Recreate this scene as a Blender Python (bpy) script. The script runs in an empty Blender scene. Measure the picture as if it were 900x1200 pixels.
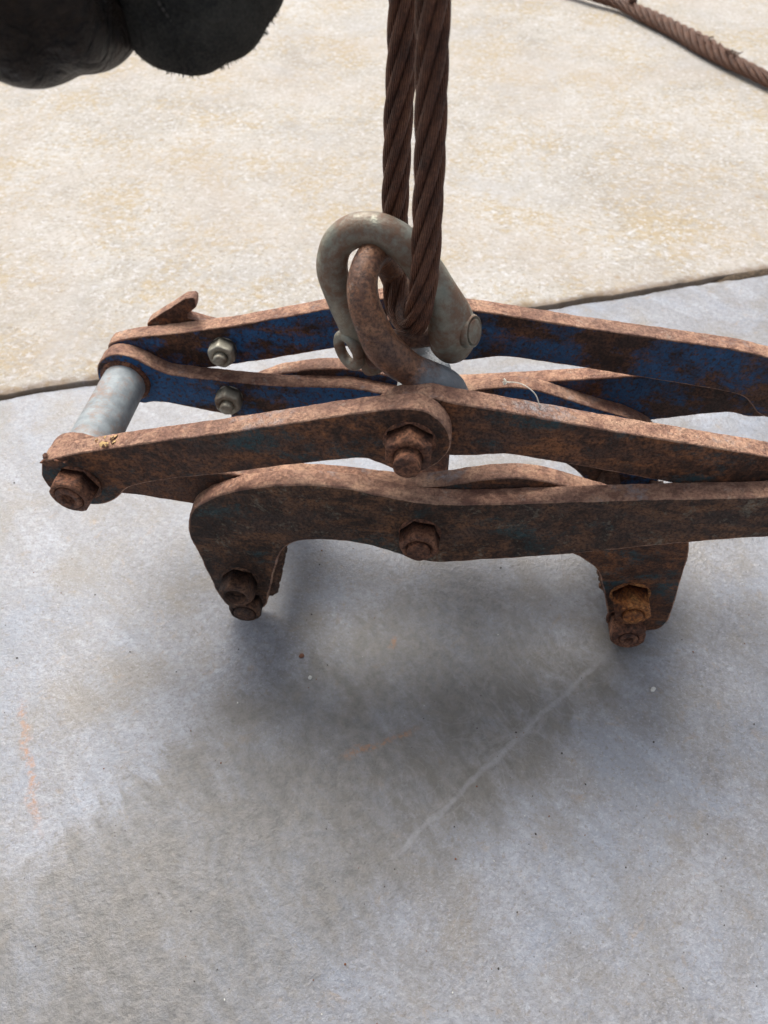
import bpy, bmesh, math, random
from mathutils import Vector, Matrix, noise

random.seed(7)
R = math.radians
S = bpy.context.scene
C = S.collection

# ------------------------------------------------------------------ camera
cam_d = bpy.data.cameras.new('camera')
cam_d.sensor_fit = 'VERTICAL'
cam_d.sensor_height = 34.6
cam_d.sensor_width = 25.95
cam_d.lens = 26.0
cam_d.clip_start = 0.01
cam_d.clip_end = 100
cam_d.dof.use_dof = True
cam_d.dof.focus_distance = 0.47
cam_d.dof.aperture_fstop = 11.0
cam = bpy.data.objects.new('camera', cam_d)
C.objects.link(cam)
cam.location = (0.2294, -0.3105, 0.5104)
cam.rotation_euler = (R(40), 0, R(5.2))
S.camera = cam

# ------------------------------------------------------------------ light
SUN_EL, SUN_AZ = 52.0, -24.0          # azimuth from +Y, clockwise positive (towards +X)
W = bpy.data.worlds.new('World')
S.world = W
W.use_nodes = True
wn = W.node_tree
sky = wn.nodes.new('ShaderNodeTexSky')
sky.sky_type = 'NISHITA'
sky.sun_disc = False
sky.sun_elevation = R(SUN_EL)
sky.sun_rotation = R(SUN_AZ)
sky.air_density = 1.0
sky.dust_density = 6.0
sky.ozone_density = 1.0
hsv = wn.nodes.new('ShaderNodeHueSaturation')      # thin overcast: the sky's blue is washed out
hsv.inputs['Saturation'].default_value = 0.45
wn.links.new(sky.outputs[0], hsv.inputs['Color'])
wn.links.new(hsv.outputs[0], wn.nodes['Background'].inputs[0])
wn.nodes['Background'].inputs[1].default_value = 0.115

sun_d = bpy.data.lights.new('sun', 'SUN')
sun_d.energy = 1.65
sun_d.angle = R(33)
sun_d.color = (1.0, 0.95, 0.88)
sun = bpy.data.objects.new('sun', sun_d)
C.objects.link(sun)
sd = Vector((math.sin(R(SUN_AZ)) * math.cos(R(SUN_EL)), math.cos(R(SUN_AZ)) * math.cos(R(SUN_EL)), math.sin(R(SUN_EL))))
sun.rotation_euler = sd.to_track_quat('Z', 'Y').to_euler()
sun.location = sd * 5

S.view_settings.view_transform = 'Standard'
S.view_settings.look = 'None'
S.view_settings.gamma = 1
S.view_settings.exposure = 0.6
S.view_settings.use_curve_mapping = False

# ------------------------------------------------------------------ helpers
def mat_new(name):
    m = bpy.data.materials.new(name)
    m.use_nodes = True
    return m, m.node_tree, m.node_tree.nodes['Principled BSDF']

class NT:
    """small shorthand over a node tree"""
    def __init__(s, nt):
        s.nt = nt
        s.tc = nt.nodes.new('ShaderNodeTexCoord')
        s.obj = s.tc.outputs['Object']
    def link(s, a, b):
        s.nt.links.new(a, b)
    def put(s, sock, v):
        if hasattr(v, 'links'):
            s.link(v, sock)
        else:
            sock.default_value = v
    def noise(s, scale, detail=6, rough=0.6, dist=0.0, vec=None):
        n = s.nt.nodes.new('ShaderNodeTexNoise')
        s.put(n.inputs['Vector'], vec if vec is not None else s.obj)
        n.inputs['Scale'].default_value = scale
        n.inputs['Detail'].default_value = detail
        n.inputs['Roughness'].default_value = rough
        n.inputs['Distortion'].default_value = dist
        return n.outputs['Fac']
    def voro(s, scale, vec=None, feature='F1'):
        n = s.nt.nodes.new('ShaderNodeTexVoronoi')
        n.feature = feature
        s.put(n.inputs['Vector'], vec if vec is not None else s.obj)
        n.inputs['Scale'].default_value = scale
        return n.outputs['Distance']
    def ramp(s, fac, stops, interp='LINEAR'):
        n = s.nt.nodes.new('ShaderNodeValToRGB')
        n.color_ramp.interpolation = interp
        e = n.color_ramp.elements
        while len(e) < len(stops):
            e.new(0.5)
        for i, (p, c) in enumerate(stops):
            e[i].position = p
            e[i].color = (c, c, c, 1) if isinstance(c, (int, float)) else (*c, 1)
        s.put(n.inputs[0], fac)
        return n.outputs[0]
    def mix(s, fac, a, b, mode='MIX'):
        n = s.nt.nodes.new('ShaderNodeMix')
        n.data_type = 'RGBA'
        n.blend_type = mode
        s.put(n.inputs[0], fac)
        for i, v in ((6, a), (7, b)):
            s.put(n.inputs[i], (*v, 1) if isinstance(v, tuple) and len(v) == 3 else v)
        return n.outputs[2]
    def math(s, op, a, b=0.0, c=None, clamp=False):
        n = s.nt.nodes.new('ShaderNodeMath')
        n.operation = op
        n.use_clamp = clamp
        s.put(n.inputs[0], a)
        s.put(n.inputs[1], b)
        if c is not None:
            s.put(n.inputs[2], c)
        return n.outputs[0]
    def mapping(s, vec, loc=(0, 0, 0), rot=(0, 0, 0), scale=(1, 1, 1)):
        n = s.nt.nodes.new('ShaderNodeMapping')
        s.put(n.inputs[0], vec)
        n.inputs[1].default_value = loc
        n.inputs[2].default_value = rot
        n.inputs[3].default_value = scale
        return n.outputs[0]
    def sep(s, vec):
        n = s.nt.nodes.new('ShaderNodeSeparateXYZ')
        s.put(n.inputs[0], vec)
        return n.outputs
    def smooth(s, v, lo, hi):
        n = s.nt.nodes.new('ShaderNodeMapRange')
        n.interpolation_type = 'SMOOTHSTEP'
        s.put(n.inputs[0], v)
        n.inputs[1].default_value = lo
        n.inputs[2].default_value = hi
        return n.outputs[0]
    def bump(s, bsdf, h, dist, strength=1.0, prev=None):
        n = s.nt.nodes.new('ShaderNodeBump')
        n.inputs['Distance'].default_value = dist
        n.inputs['Strength'].default_value = strength
        s.put(n.inputs['Height'], h)
        if prev is not None:
            s.link(prev, n.inputs['Normal'])
        s.link(n.outputs[0], bsdf.inputs['Normal'])
        return n.outputs[0]

def rust(name, dark, mid, bright, paint=None, paint_amt=0.0, pale=None, pale_amt=0.0, rough=0.66, spec=0.4, bumpd=0.0006, bias=0.0, pit=0.65, fine=0.4):
    m, nt, b = mat_new(name)
    t = NT(nt)
    oi = nt.nodes.new('ShaderNodeObjectInfo')
    add = nt.nodes.new('ShaderNodeVectorMath')
    add.operation = 'ADD'
    t.link(t.obj, add.inputs[0])
    sc = nt.nodes.new('ShaderNodeVectorMath')
    sc.operation = 'SCALE'
    sc.inputs[0].default_value = (3.1, 7.3, 5.7)
    t.link(oi.outputs['Random'], sc.inputs['Scale'])
    t.link(sc.outputs[0], add.inputs[1])
    v = add.outputs[0]
    n1 = t.noise(42, 12, 0.72, 0.6, v)
    n2 = t.noise(130, 10, 0.75, 0.3, v)
    n3 = t.noise(520, 6, 0.65, 0, v)
    f = t.math('ADD', t.math('MULTIPLY', n1, 1.0 - fine), t.math('MULTIPLY', n2, fine))
    f = t.math('ADD', f, bias)
    col = t.ramp(f, [(0.42, dark), (0.48, tuple(0.45 * (x + y) for x, y in zip(dark, mid))), (0.52, mid), (0.61, bright)])
    wear = t.ramp(t.noise(19, 8, 0.7, 0.6, t.mapping(v, loc=(6, 1, 4), scale=(0.6, 1, 1.3))), [(0.46, 0.0), (0.66, 0.62)])
    col = t.mix(wear, col, tuple(m_ * 0.45 + g_ for m_, g_ in zip(mid, (0.055, 0.045, 0.042))))
    streak = t.ramp(t.noise(60, 7, 0.7, 0.3, t.mapping(v, loc=(2, 6, 4), scale=(0.35, 1, 1.6))), [(0.53, 0.0), (0.66, 0.6)])
    col = t.mix(streak, col, tuple(min(1, c_ * 1.15) for c_ in bright))
    col = t.mix(t.ramp(n3, [(0.40, pit), (0.54, 0.0)]), col, tuple(x * 0.35 for x in dark))
    pm = None
    if paint:
        p = t.math('ADD', t.math('MULTIPLY', t.noise(26, 10, 0.62, 0.3, t.mapping(v, scale=(0.7, 1, 1.25))), 0.75), t.math('MULTIPLY', t.noise(210, 6, 0.7, 0, v), 0.25))
        msk = t.ramp(p, [(0.57 - paint_amt, 0.0), (0.66 - paint_amt, 1.0)])
        chips = t.ramp(t.noise(330, 5, 0.7, 0.2, v), [(0.40, 0.15), (0.48, 1.0)])
        msk = pm = t.math('MULTIPLY', msk, chips)
        pc = t.mix(t.noise(90, 8, 0.6, 0, v), tuple(x * 0.45 for x in paint), tuple(min(1, x * 1.5) for x in paint))
        col = t.mix(t.math('MULTIPLY', msk, 0.92), col, pc)
    if pale:
        p = t.math('ADD', t.math('MULTIPLY', t.noise(55, 10, 0.7, 0.5, t.mapping(v, loc=(4, 2, 9))), 0.65), t.math('MULTIPLY', t.noise(400, 5, 0.7, 0, v), 0.35))
        msk = t.ramp(p, [(0.60 - pale_amt, 0.0), (0.70 - pale_amt, 1.0)])
        col = t.mix(t.math('MULTIPLY', msk, 0.75), col, pale)
    t.link(col, b.inputs['Base Color'])
    t.link(t.ramp(n2, [(0.3, rough - 0.15), (0.7, min(1, rough + 0.1))]), b.inputs['Roughness'])
    b.inputs['Specular IOR Level'].default_value = spec
    h = t.math('ADD', t.math('MULTIPLY', n2, 0.55), t.math('MULTIPLY', n3, 0.3))
    h = t.math('ADD', h, t.math('MULTIPLY', t.noise(1800, 3, 0.6, 0, v), 0.12))
    flake = t.noise(85, 9, 0.72, 0.5, t.mapping(v, loc=(3, 8, 1)))
    for lv in (0.44, 0.52, 0.6):       # sheets of scale, each with its own broken edge
        h = t.math('ADD', h, t.ramp(flake, [(lv, 0.0), (lv + 0.012, 0.16)]))
    if pm is not None:
        h = t.math('ADD', h, t.math('MULTIPLY', pm, 0.14))
    t.bump(b, h, bumpd * 3.0, 1.0)
    return m

def galv(name, base, stain, amt, rough=0.42, metal=0.55):
    m, nt, b = mat_new(name)
    t = NT(nt)
    n1 = t.noise(42, 10, 0.65, 0.4)
    n2 = t.noise(260, 8, 0.7)
    f = t.math('ADD', t.math('MULTIPLY', n1, 0.7), t.math('MULTIPLY', n2, 0.3))
    msk = t.ramp(f, [(0.52 - amt, 0.0), (0.65 - amt, 1.0)])
    zinc = t.mix(t.ramp(t.noise(120, 6, 0.6), [(0.35, 0.0), (0.65, 1.0)]), tuple(x * 0.75 for x in base), tuple(x * 1.12 for x in base))
    rc = t.mix(n2, tuple(x * 0.6 for x in stain), tuple(x * 1.3 for x in stain))
    t.link(t.mix(t.math('MULTIPLY', msk, 0.85), zinc, rc), b.inputs['Base Color'])
    t.link(t.math('MULTIPLY', t.math('SUBTRACT', 1.0, msk), metal), b.inputs['Metallic'])
    t.link(t.math('ADD', t.math('MULTIPLY', msk, 0.3), rough), b.inputs['Roughness'])
    t.bump(b, t.math('ADD', n2, t.math('MULTIPLY', t.noise(900, 4, 0.6), 0.35)), 0.0005, 1.0)
    return m

M = {}
M['rust_face'] = rust('rust_face', (0.042, 0.021, 0.014), (0.165, 0.068, 0.034), (0.37, 0.14, 0.052), (0.035, 0.075, 0.085), 0.05, (0.29, 0.23, 0.16), 0.01)
M['rust_hook'] = rust('rust_hook', (0.035, 0.02, 0.014), (0.125, 0.06, 0.034), (0.28, 0.125, 0.058), (0.04, 0.08, 0.085), 0.015, (0.3, 0.26, 0.19), 0.055, bumpd=0.0008)
M['rust_blue'] = rust('rust_blue', (0.034, 0.019, 0.014), (0.12, 0.056, 0.034), (0.28, 0.12, 0.055), (0.028, 0.15, 0.38), 0.125, (0.26, 0.17, 0.12), -0.01, rough=0.6)
M['rust_blue_worn'] = rust('rust_blue_worn', (0.034, 0.02, 0.015), (0.12, 0.056, 0.034), (0.26, 0.11, 0.05), (0.03, 0.12, 0.28), 0.1, (0.2, 0.16, 0.13), -0.02, rough=0.65)
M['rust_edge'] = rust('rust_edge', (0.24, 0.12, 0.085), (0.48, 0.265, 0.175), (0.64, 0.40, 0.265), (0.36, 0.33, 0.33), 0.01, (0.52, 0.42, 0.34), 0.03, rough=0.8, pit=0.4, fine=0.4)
M['rust_bolt'] = rust('rust_bolt', (0.07, 0.03, 0.02), (0.28, 0.115, 0.062), (0.46, 0.21, 0.11), None, 0, (0.3, 0.2, 0.16), 0.0, bumpd=0.0009)
M['rust_dark_bolt'] = rust('rust_dark_bolt', (0.04, 0.02, 0.013), (0.15, 0.072, 0.042), (0.3, 0.15, 0.08), None, 0, (0.3, 0.22, 0.17), 0.02, bumpd=0.0009)
M['rust_orange'] = rust('rust_orange', (0.12, 0.042, 0.018), (0.55, 0.19, 0.05), (0.7, 0.32, 0.1), None, 0, None, 0, bumpd=0.001)
M['rust_link'] = rust('rust_link', (0.09, 0.042, 0.03), (0.25, 0.115, 0.066), (0.36, 0.18, 0.1), None, 0, (0.34, 0.31, 0.27), 0.02, rough=0.55, spec=0.5, bumpd=0.0003)
M['galv_bow'] = galv('galv_bow', (0.31, 0.31, 0.25), (0.19, 0.095, 0.052), 0.09, 0.33, 0.4)
M['galv_tube'] = galv('galv_tube', (0.29, 0.33, 0.35), (0.33, 0.21, 0.15), 0.03, 0.55, 0.12)
M['galv_clean'] = galv('galv_clean', (0.42, 0.45, 0.45), (0.33, 0.24, 0.18), -0.1, 0.5, 0.15)
M['galv_nut'] = galv('galv_nut', (0.42, 0.40, 0.32), (0.16, 0.09, 0.05), 0.02, 0.45, 0.35)
M['blue_steel'] = galv('blue_steel', (0.24, 0.28, 0.31), (0.22, 0.11, 0.07), 0.05, 0.5, 0.2)
def eye_mat():
    # one forging: rusted brown, scraped to bare grey-blue steel where it runs down to the pivot
    m = rust('rust_to_steel', (0.09, 0.042, 0.03), (0.27, 0.12, 0.06), (0.4, 0.2, 0.105), None, 0, (0.36, 0.33, 0.29), 0.03, rough=0.5, spec=0.5, bumpd=0.0003)
    t = NT(m.node_tree)
    b = m.node_tree.nodes['Principled BSDF']
    old = b.inputs['Base Color'].links[0].from_socket
    x = t.sep(t.obj)
    w = t.math('ADD', x[0], t.math('MULTIPLY', t.math('SUBTRACT', t.noise(60, 8, 0.72), 0.5), 0.085))
    w = t.math('SUBTRACT', w, t.math('MULTIPLY', x[2], 0.9))
    k = t.smooth(w, 0.006, 0.034)
    steel = t.mix(t.noise(160, 6, 0.65), (0.12, 0.15, 0.18), (0.33, 0.38, 0.41))
    t.link(t.mix(t.math('MULTIPLY', k, 0.85), old, steel), b.inputs['Base Color'])
    return m
M['eye'] = eye_mat()

def rope_mat(name, dark, mid, bright):
    m, nt, b = mat_new(name)
    t = NT(nt)
    uv = t.sep(t.tc.outputs['UV'])
    ph = t.math('ADD', t.math('MULTIPLY', uv[0], 15 * 2 * math.pi), t.math('MULTIPLY', uv[1], 1000.0))
    w = t.math('ABSOLUTE', t.math('SINE', t.math('MULTIPLY', ph, 0.5)))
    n1 = t.noise(70, 8, 0.65)
    n2 = t.noise(600, 6, 0.7)
    col = t.ramp(t.math('ADD', t.math('MULTIPLY', n1, 0.6), t.math('MULTIPLY', n2, 0.4)), [(0.36, dark), (0.52, mid), (0.68, bright)])
    col = t.mix(t.ramp(w, [(0.05, 0.45), (0.5, 0.0)]), col, tuple(x * 0.3 for x in dark))
    t.link(col, b.inputs['Base Color'])
    b.inputs['Roughness'].default_value = 0.55
    b.inputs['Specular IOR Level'].default_value = 0.45
    t.bump(b, t.math('ADD', t.math('MULTIPLY', w, 0.8), t.math('MULTIPLY', n2, 0.6)), 0.0013, 1.0)
    return m
M['rope'] = rope_mat('rope', (0.055, 0.022, 0.013), (0.19, 0.075, 0.04), (0.34, 0.145, 0.072))
M['rope_far'] = rope_mat('rope_far', (0.09, 0.042, 0.028), (0.21, 0.1, 0.06), (0.33, 0.175, 0.11))

def linked(name, me, mat, parent=None, mods=True):
    o = bpy.data.objects.new(name, me)
    C.objects.link(o)
    for mm in (mat if isinstance(mat, (list, tuple)) else [mat]):
        me.materials.append(mm)
    if parent:
        o.parent = parent
    return o

def from_bm(name, bm, mat, parent=None, smooth=True, wn_mod=False):
    bmesh.ops.recalc_face_normals(bm, faces=bm.faces)
    me = bpy.data.meshes.new(name)
    bm.to_mesh(me)
    bm.free()
    for p in me.polygons:
        p.use_smooth = smooth
    o = linked(name, me, mat, parent)
    if wn_mod:
        w = o.modifiers.new('weighted', 'WEIGHTED_NORMAL')
        w.keep_sharp = True
        w.weight = 80
    return o

def thing(name, label, cat, loc=(0, 0, 0), group=None):
    o = bpy.data.objects.new(name, None)
    o.empty_display_size = 0.02
    C.objects.link(o)
    o.location = loc
    tag(o, label, cat, group)
    return o

def tag(o, label=None, cat=None, group=None, kind=None):
    for k, v in (('label', label), ('category', cat), ('group', group), ('kind', kind)):
        if v:
            o[k] = v
    return o

def catmull(p, n=8, closed=False):
    out = []
    N = len(p)
    rng = range(N) if closed else range(N - 1)
    for i in rng:
        if closed:
            a, b_, c, d = p[(i - 1) % N], p[i], p[(i + 1) % N], p[(i + 2) % N]
        else:
            a = p[i - 1] if i > 0 else tuple(2 * x - y for x, y in zip(p[0], p[1]))
            b_, c = p[i], p[i + 1]
            d = p[i + 2] if i + 2 < N else tuple(2 * x - y for x, y in zip(p[-1], p[-2]))
        for k in range(n):
            t = k / n
            out.append(tuple(0.5 * (2 * q1 + (q2 - q0) * t + (2 * q0 - 5 * q1 + 4 * q2 - q3) * t * t + (3 * q1 - q0 - 3 * q2 + q3) * t ** 3)
                             for q0, q1, q2, q3 in zip(a, b_, c, d)))
    if not closed:
        out.append(tuple(p[-1]))
    return out

def resample(poly, step):
    out = []
    N = len(poly)
    carry = 0.0
    for i in range(N):
        a, b_ = Vector(poly[i]), Vector(poly[(i + 1) % N])
        L = (b_ - a).length
        d = carry
        while d < L:
            out.append(a + (b_ - a) * (d / L))
            d += step
        carry = d - L
    return out

ZG = 141.0      # height of the clamp's zero line above the ground, mm

def plate(name, outline, y0, t, mats, parent, rag=0.22, bev=1.0, step=2.0, sharp=False):
    """outline (x, z) in mm relative to the left end pivot; a flame-cut plate t mm thick starting at y0"""
    pl = outline if sharp else catmull([tuple(p) for p in outline], 8, True)
    pts = resample(pl, step)
    area = sum(pts[i - 1].x * pts[i].y - pts[i].x * pts[i - 1].y for i in range(len(pts)))
    if area < 0:
        pts.reverse()
    N = len(pts)
    nrm = []
    for i in range(N):
        d = (pts[(i + 1) % N] - pts[i - 1])
        n = Vector((d.y, -d.x))
        nrm.append(n.normalized() if n.length else Vector((1, 0)))
    seed = random.uniform(0, 1000)
    bm = bmesh.new()
    rows = []
    prof = [(y0, -bev), (y0 + 0.3 * bev, -0.3 * bev), (y0 + bev, 0.0), (y0 + t * 0.5, 0.15), (y0 + t - bev, 0.0), (y0 + t - 0.3 * bev, -0.3 * bev), (y0 + t, -bev)]
    for k, (y, off) in enumerate(prof):
        row = []
        for i, (p, n) in enumerate(zip(pts, nrm)):
            j = noise.noise(Vector((p.x * 0.12 + seed, p.y * 0.12, k * 0.35))) * rag * 2 + noise.noise(Vector((p.x * 0.6 + seed, p.y * 0.6, k * 0.9))) * rag
            q = p + n * (off + j)
            row.append(bm.verts.new((q.x / 1000, y / 1000, (q.y + ZG) / 1000)))
        rows.append(row)
    bm.faces.new(rows[0])
    bm.faces.new(list(reversed(rows[-1])))
    for a, b_ in zip(rows[:-1], rows[1:]):
        for i in range(N):
            f = bm.faces.new((a[i], a[(i + 1) % N], b_[(i + 1) % N], b_[i]))
            f.material_index = 1
    return from_bm(name, bm, mats, parent, True, True)

def frames(pts):
    """parallel transport frames along a list of Vectors"""
    T = []
    for i in range(len(pts)):
        d = pts[min(i + 1, len(pts) - 1)] - pts[max(i - 1, 0)]
        T.append(d.normalized())
    u = Vector((0, -1, 0))
    if abs(T[0].dot(u)) > 0.9:
        u = Vector((1, 0, 0))
    u = (u - T[0] * u.dot(T[0])).normalized()
    out = []
    for i, t in enumerate(T):
        if i:
            q = T[i - 1].rotation_difference(t)
            u = q @ u
            u = (u - t * u.dot(t)).normalized()
        out.append((t, u, t.cross(u)))
    return out

def sweep(bm, pts, radii, seg=20, cap=True, flat=None, mi=0):
    """tube through pts (mm) into bm (m); flat: per-point factor on the second axis"""
    uvl = bm.loops.layers.uv.verify()
    fr = frames(pts)
    rows, L = [], [0.0]
    for i in range(1, len(pts)):
        L.append(L[-1] + (pts[i] - pts[i - 1]).length)
    for i, (p, (t, u, w)) in enumerate(zip(pts, fr)):
        r = radii[i] if isinstance(radii, (list, tuple)) else radii
        fl = flat[i] if flat else 1.0
        rows.append([bm.verts.new((p + u * (math.cos(2 * math.pi * k / seg) * r) + w * (math.sin(2 * math.pi * k / seg) * r * fl)) / 1000) for k in range(seg)])
    for i in range(len(rows) - 1):
        for k in range(seg):
            k2 = (k + 1) % seg
            f = bm.faces.new((rows[i][k], rows[i][k2], rows[i + 1][k2], rows[i + 1][k]))
            f.material_index = mi
            f.smooth = True
            for lp, (a, b_) in zip(f.loops, ((k, i), (k + 1, i), (k + 1, i + 1), (k, i + 1))):
                lp[uvl].uv = (a / seg, L[b_] / 1000)
    if cap:
        bm.faces.new(list(reversed(rows[0]))).material_index = mi
        bm.faces.new(rows[-1]).material_index = mi
    return rows

def tube_obj(name, ctrl, mat, parent=None, seg=28, n=10, flat=None, lump=0.0):
    """ctrl: (x, y, z, r) in mm"""
    cp = catmull(ctrl, n)
    pts = [Vector(c[:3]) for c in cp]
    rad = [c[3] for c in cp]
    fl = [c[4] for c in cp] if len(ctrl[0]) > 4 else None
    bm = bmesh.new()
    sweep(bm, pts, rad, seg, True, fl)
    if lump:
        sd_ = random.uniform(0, 99)
        for v in bm.verts:
            v.co += v.co.normalized() * 0
            d = noise.noise_vector(v.co * 70 + Vector((sd_, 0, 0))) * lump / 1000
            v.co += d
    return from_bm(name, bm, mat, parent, True)

def lathe(bm, origin, axis, prof, seg=24, hexa=False, rot=0.0):
    """prof: (distance along axis, radius) in mm. hexa: six-sided"""
    ax = Vector(axis).normalized()
    up = Vector((0, 0, 1))
    if abs(ax.dot(up)) > 0.9:
        up = Vector((1, 0, 0))
    u = (up - ax * up.dot(ax)).normalized()
    w = ax.cross(u)
    O = Vector(origin)
    rows = []
    for d, r in prof:
        row = []
        for k in range(seg):
            a = 2 * math.pi * k / seg + rot
            rr = r
            if hexa:
                h = ((a - rot + math.pi / 6) % (math.pi / 3)) - math.pi / 6
                rr = min(r, hexa / math.cos(((a - rot) % (math.pi / 3)) - math.pi / 6))
            row.append(bm.verts.new((O + ax * d + (u * math.cos(a) + w * math.sin(a)) * rr) / 1000))
        rows.append(row)
    for a_, b_ in zip(rows[:-1], rows[1:]):
        for k in range(seg):
            bm.faces.new((a_[k], a_[(k + 1) % seg], b_[(k + 1) % seg], b_[k]))
    bm.faces.new(list(reversed(rows[0])))
    bm.faces.new(rows[-1])

def roughen(bm, amt, sc=0.2):
    sd_ = random.uniform(0, 500)
    for v in bm.verts:
        v.co += noise.noise_vector(v.co * 1000 * sc + Vector((sd_, 0, 0))) * (amt / 1000)

# ------------------------------------------------------------------ the ground
def concrete(name, near):
    m, nt, b = mat_new(name)
    t = NT(nt)
    P = t.obj
    def rs(ang, sc, loc=(0, 0, 0)):          # rotate, then stretch
        return t.mapping(t.mapping(P, loc=loc, rot=(0, 0, R(ang))), scale=sc)
    def off(x, y, z=0):
        return t.mapping(P, loc=(x, y, z))
    big = t.noise(5, 8, 0.6, 0.3)
    med = t.noise(28, 8, 0.65, 0.4)
    fin = t.noise(190, 6, 0.7, 0.2)
    grit = t.noise(620, 4, 0.75)
    if near:
        f = t.math('ADD', t.math('MULTIPLY', big, 0.35), t.math('ADD', t.math('MULTIPLY', med, 0.3), t.math('MULTIPLY', fin, 0.35)))
        col = t.ramp(f, [(0.39, (0.155, 0.155, 0.165)), (0.5, (0.275, 0.284, 0.312)), (0.61, (0.40, 0.422, 0.47))])
        col = t.mix(t.ramp(t.noise(17, 8, 0.7, 0.8, off(3, 1)), [(0.46, 0.0), (0.64, 0.65)]), col, (0.235, 0.208, 0.168))
        col = t.mix(t.ramp(t.noise(9, 8, 0.65, 0.6, off(6, 2)), [(0.48, 0.0), (0.64, 0.55)]), col, (0.26, 0.305, 0.385))
        # coarse salt and pepper of the worn skin
        col = t.mix(t.ramp(t.noise(300, 5, 0.75, 0.2, off(1, 8)), [(0.52, 0.0), (0.65, 0.6)]), col, (0.18, 0.155, 0.125))
        col = t.mix(t.ramp(t.noise(420, 4, 0.75, 0, off(7, 3)), [(0.55, 0.0), (0.67, 0.45)]), col, (0.5, 0.525, 0.57))
        col = t.mix(t.ramp(t.noise(75, 6, 0.7, 0.6, off(2, 9)), [(0.58, 0.0), (0.72, 0.5)]), col, (0.33, 0.24, 0.15))
        # trowel smears running down to the right
        sm = t.noise(16, 7, 0.65, 0.6, rs(42, (0.55, 4.2, 1)))
        col = t.mix(t.ramp(sm, [(0.45, 0.0), (0.68, 0.38)]), col, (0.17, 0.168, 0.165))
        sm2 = t.noise(30, 6, 0.65, 0.6, rs(36, (0.4, 5.0, 1), (4, 4, 0)))
        col = t.mix(t.ramp(sm2, [(0.57, 0.0), (0.74, 0.22)]), col, (0.38, 0.39, 0.42))
        # the pale scraped line with smears fanning out on both sides
        ln = t.sep(t.mapping(t.mapping(P, loc=(-0.2905, 0.092, 0)), rot=(0, 0, R(-47.1))))
        wob = t.math('ADD', ln[1], t.math('MULTIPLY', t.math('SUBTRACT', t.noise(38, 6, 0.65), 0.5), 0.010))
        ab = t.math('ABSOLUTE', wob)
        along = t.math('ADD', ln[0], t.math('MULTIPLY', t.math('SUBTRACT', t.noise(30, 4, 0.6, 0, off(4, 4)), 0.5), 0.06))
        rng = t.math('MULTIPLY', t.smooth(along, -0.125, -0.08), t.math('SUBTRACT', 1.0, t.smooth(along, 0.09, 0.14)))
        # wide dirty wear patch with the clamp's shadow painted in, running down to the left, ragged along its outer edge
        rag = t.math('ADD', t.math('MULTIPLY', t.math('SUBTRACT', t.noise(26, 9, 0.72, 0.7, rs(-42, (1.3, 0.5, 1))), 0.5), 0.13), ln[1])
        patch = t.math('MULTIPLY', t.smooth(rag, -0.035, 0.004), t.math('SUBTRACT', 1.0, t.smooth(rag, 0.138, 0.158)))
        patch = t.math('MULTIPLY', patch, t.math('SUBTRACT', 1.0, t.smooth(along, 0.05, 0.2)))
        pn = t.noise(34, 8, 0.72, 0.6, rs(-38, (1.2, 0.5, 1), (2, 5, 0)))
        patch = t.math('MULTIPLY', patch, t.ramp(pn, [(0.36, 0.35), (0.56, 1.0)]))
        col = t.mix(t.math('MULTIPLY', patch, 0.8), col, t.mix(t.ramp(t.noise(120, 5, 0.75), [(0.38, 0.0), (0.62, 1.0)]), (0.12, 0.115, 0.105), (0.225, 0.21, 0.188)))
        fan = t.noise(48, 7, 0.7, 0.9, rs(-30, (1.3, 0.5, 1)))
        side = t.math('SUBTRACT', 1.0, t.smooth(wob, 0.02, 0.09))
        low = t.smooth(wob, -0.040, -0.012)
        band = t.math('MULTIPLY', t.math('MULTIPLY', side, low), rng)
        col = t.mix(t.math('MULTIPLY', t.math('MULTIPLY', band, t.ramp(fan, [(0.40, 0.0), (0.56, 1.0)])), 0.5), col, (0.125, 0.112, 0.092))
        sw = t.noise(26, 4, 0.55, 1.6, off(1, 1))
        swl = t.ramp(t.math('ABSOLUTE', t.math('SUBTRACT', sw, 0.5)), [(0.004, 1.0), (0.022, 0.0)])
        col = t.mix(t.math('MULTIPLY', t.math('MULTIPLY', swl, band), 0.14), col, (0.42, 0.42, 0.44))
        line = t.math('MULTIPLY', t.math('SUBTRACT', 1.0, t.smooth(ab, 0.0005, 0.003)), rng)
        line = t.math('MULTIPLY', line, t.ramp(t.noise(120, 6, 0.7, 0, off(3, 3)), [(0.3, 0.25), (0.6, 1.0)]))
        col = t.mix(t.math('MULTIPLY', line, 0.55), col, (0.37, 0.37, 0.385))
        # rust scrapes
        for (cx, cy, ang, ln_, wd) in ((0.207, -0.092, 27, 0.034, 0.0036), (-0.03, -0.127, -62, 0.06, 0.005), (0.21, -0.012, 80, 0.007, 0.004)):
            q = t.sep(t.mapping(t.mapping(P, loc=(-cx, -cy, 0)), rot=(0, 0, R(-ang))))
            bw = t.math('ADD', q[1], t.math('MULTIPLY', t.math('SUBTRACT', t.noise(55, 5, 0.6), 0.5), 0.016))
            mk = t.math('MULTIPLY', t.math('SUBTRACT', 1.0, t.smooth(t.math('ABSOLUTE', bw), 0.0, wd)), t.math('SUBTRACT', 1.0, t.smooth(t.math('ABSOLUTE', q[0]), ln_ * 0.5, ln_)))
            mk = t.math('MULTIPLY', mk, t.ramp(t.noise(230, 5, 0.75), [(0.42, 0.0), (0.62, 0.85)]))
            col = t.mix(mk, col, (0.40, 0.19, 0.085))
        sp = t.ramp(t.voro(120), [(0.03, 1.0), (0.07, 0.0)])
        sp = t.math('MULTIPLY', sp, t.ramp(t.noise(30, 2, 0.5, 0, off(9, 4)), [(0.48, 0.0), (0.54, 0.8)]))
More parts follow.
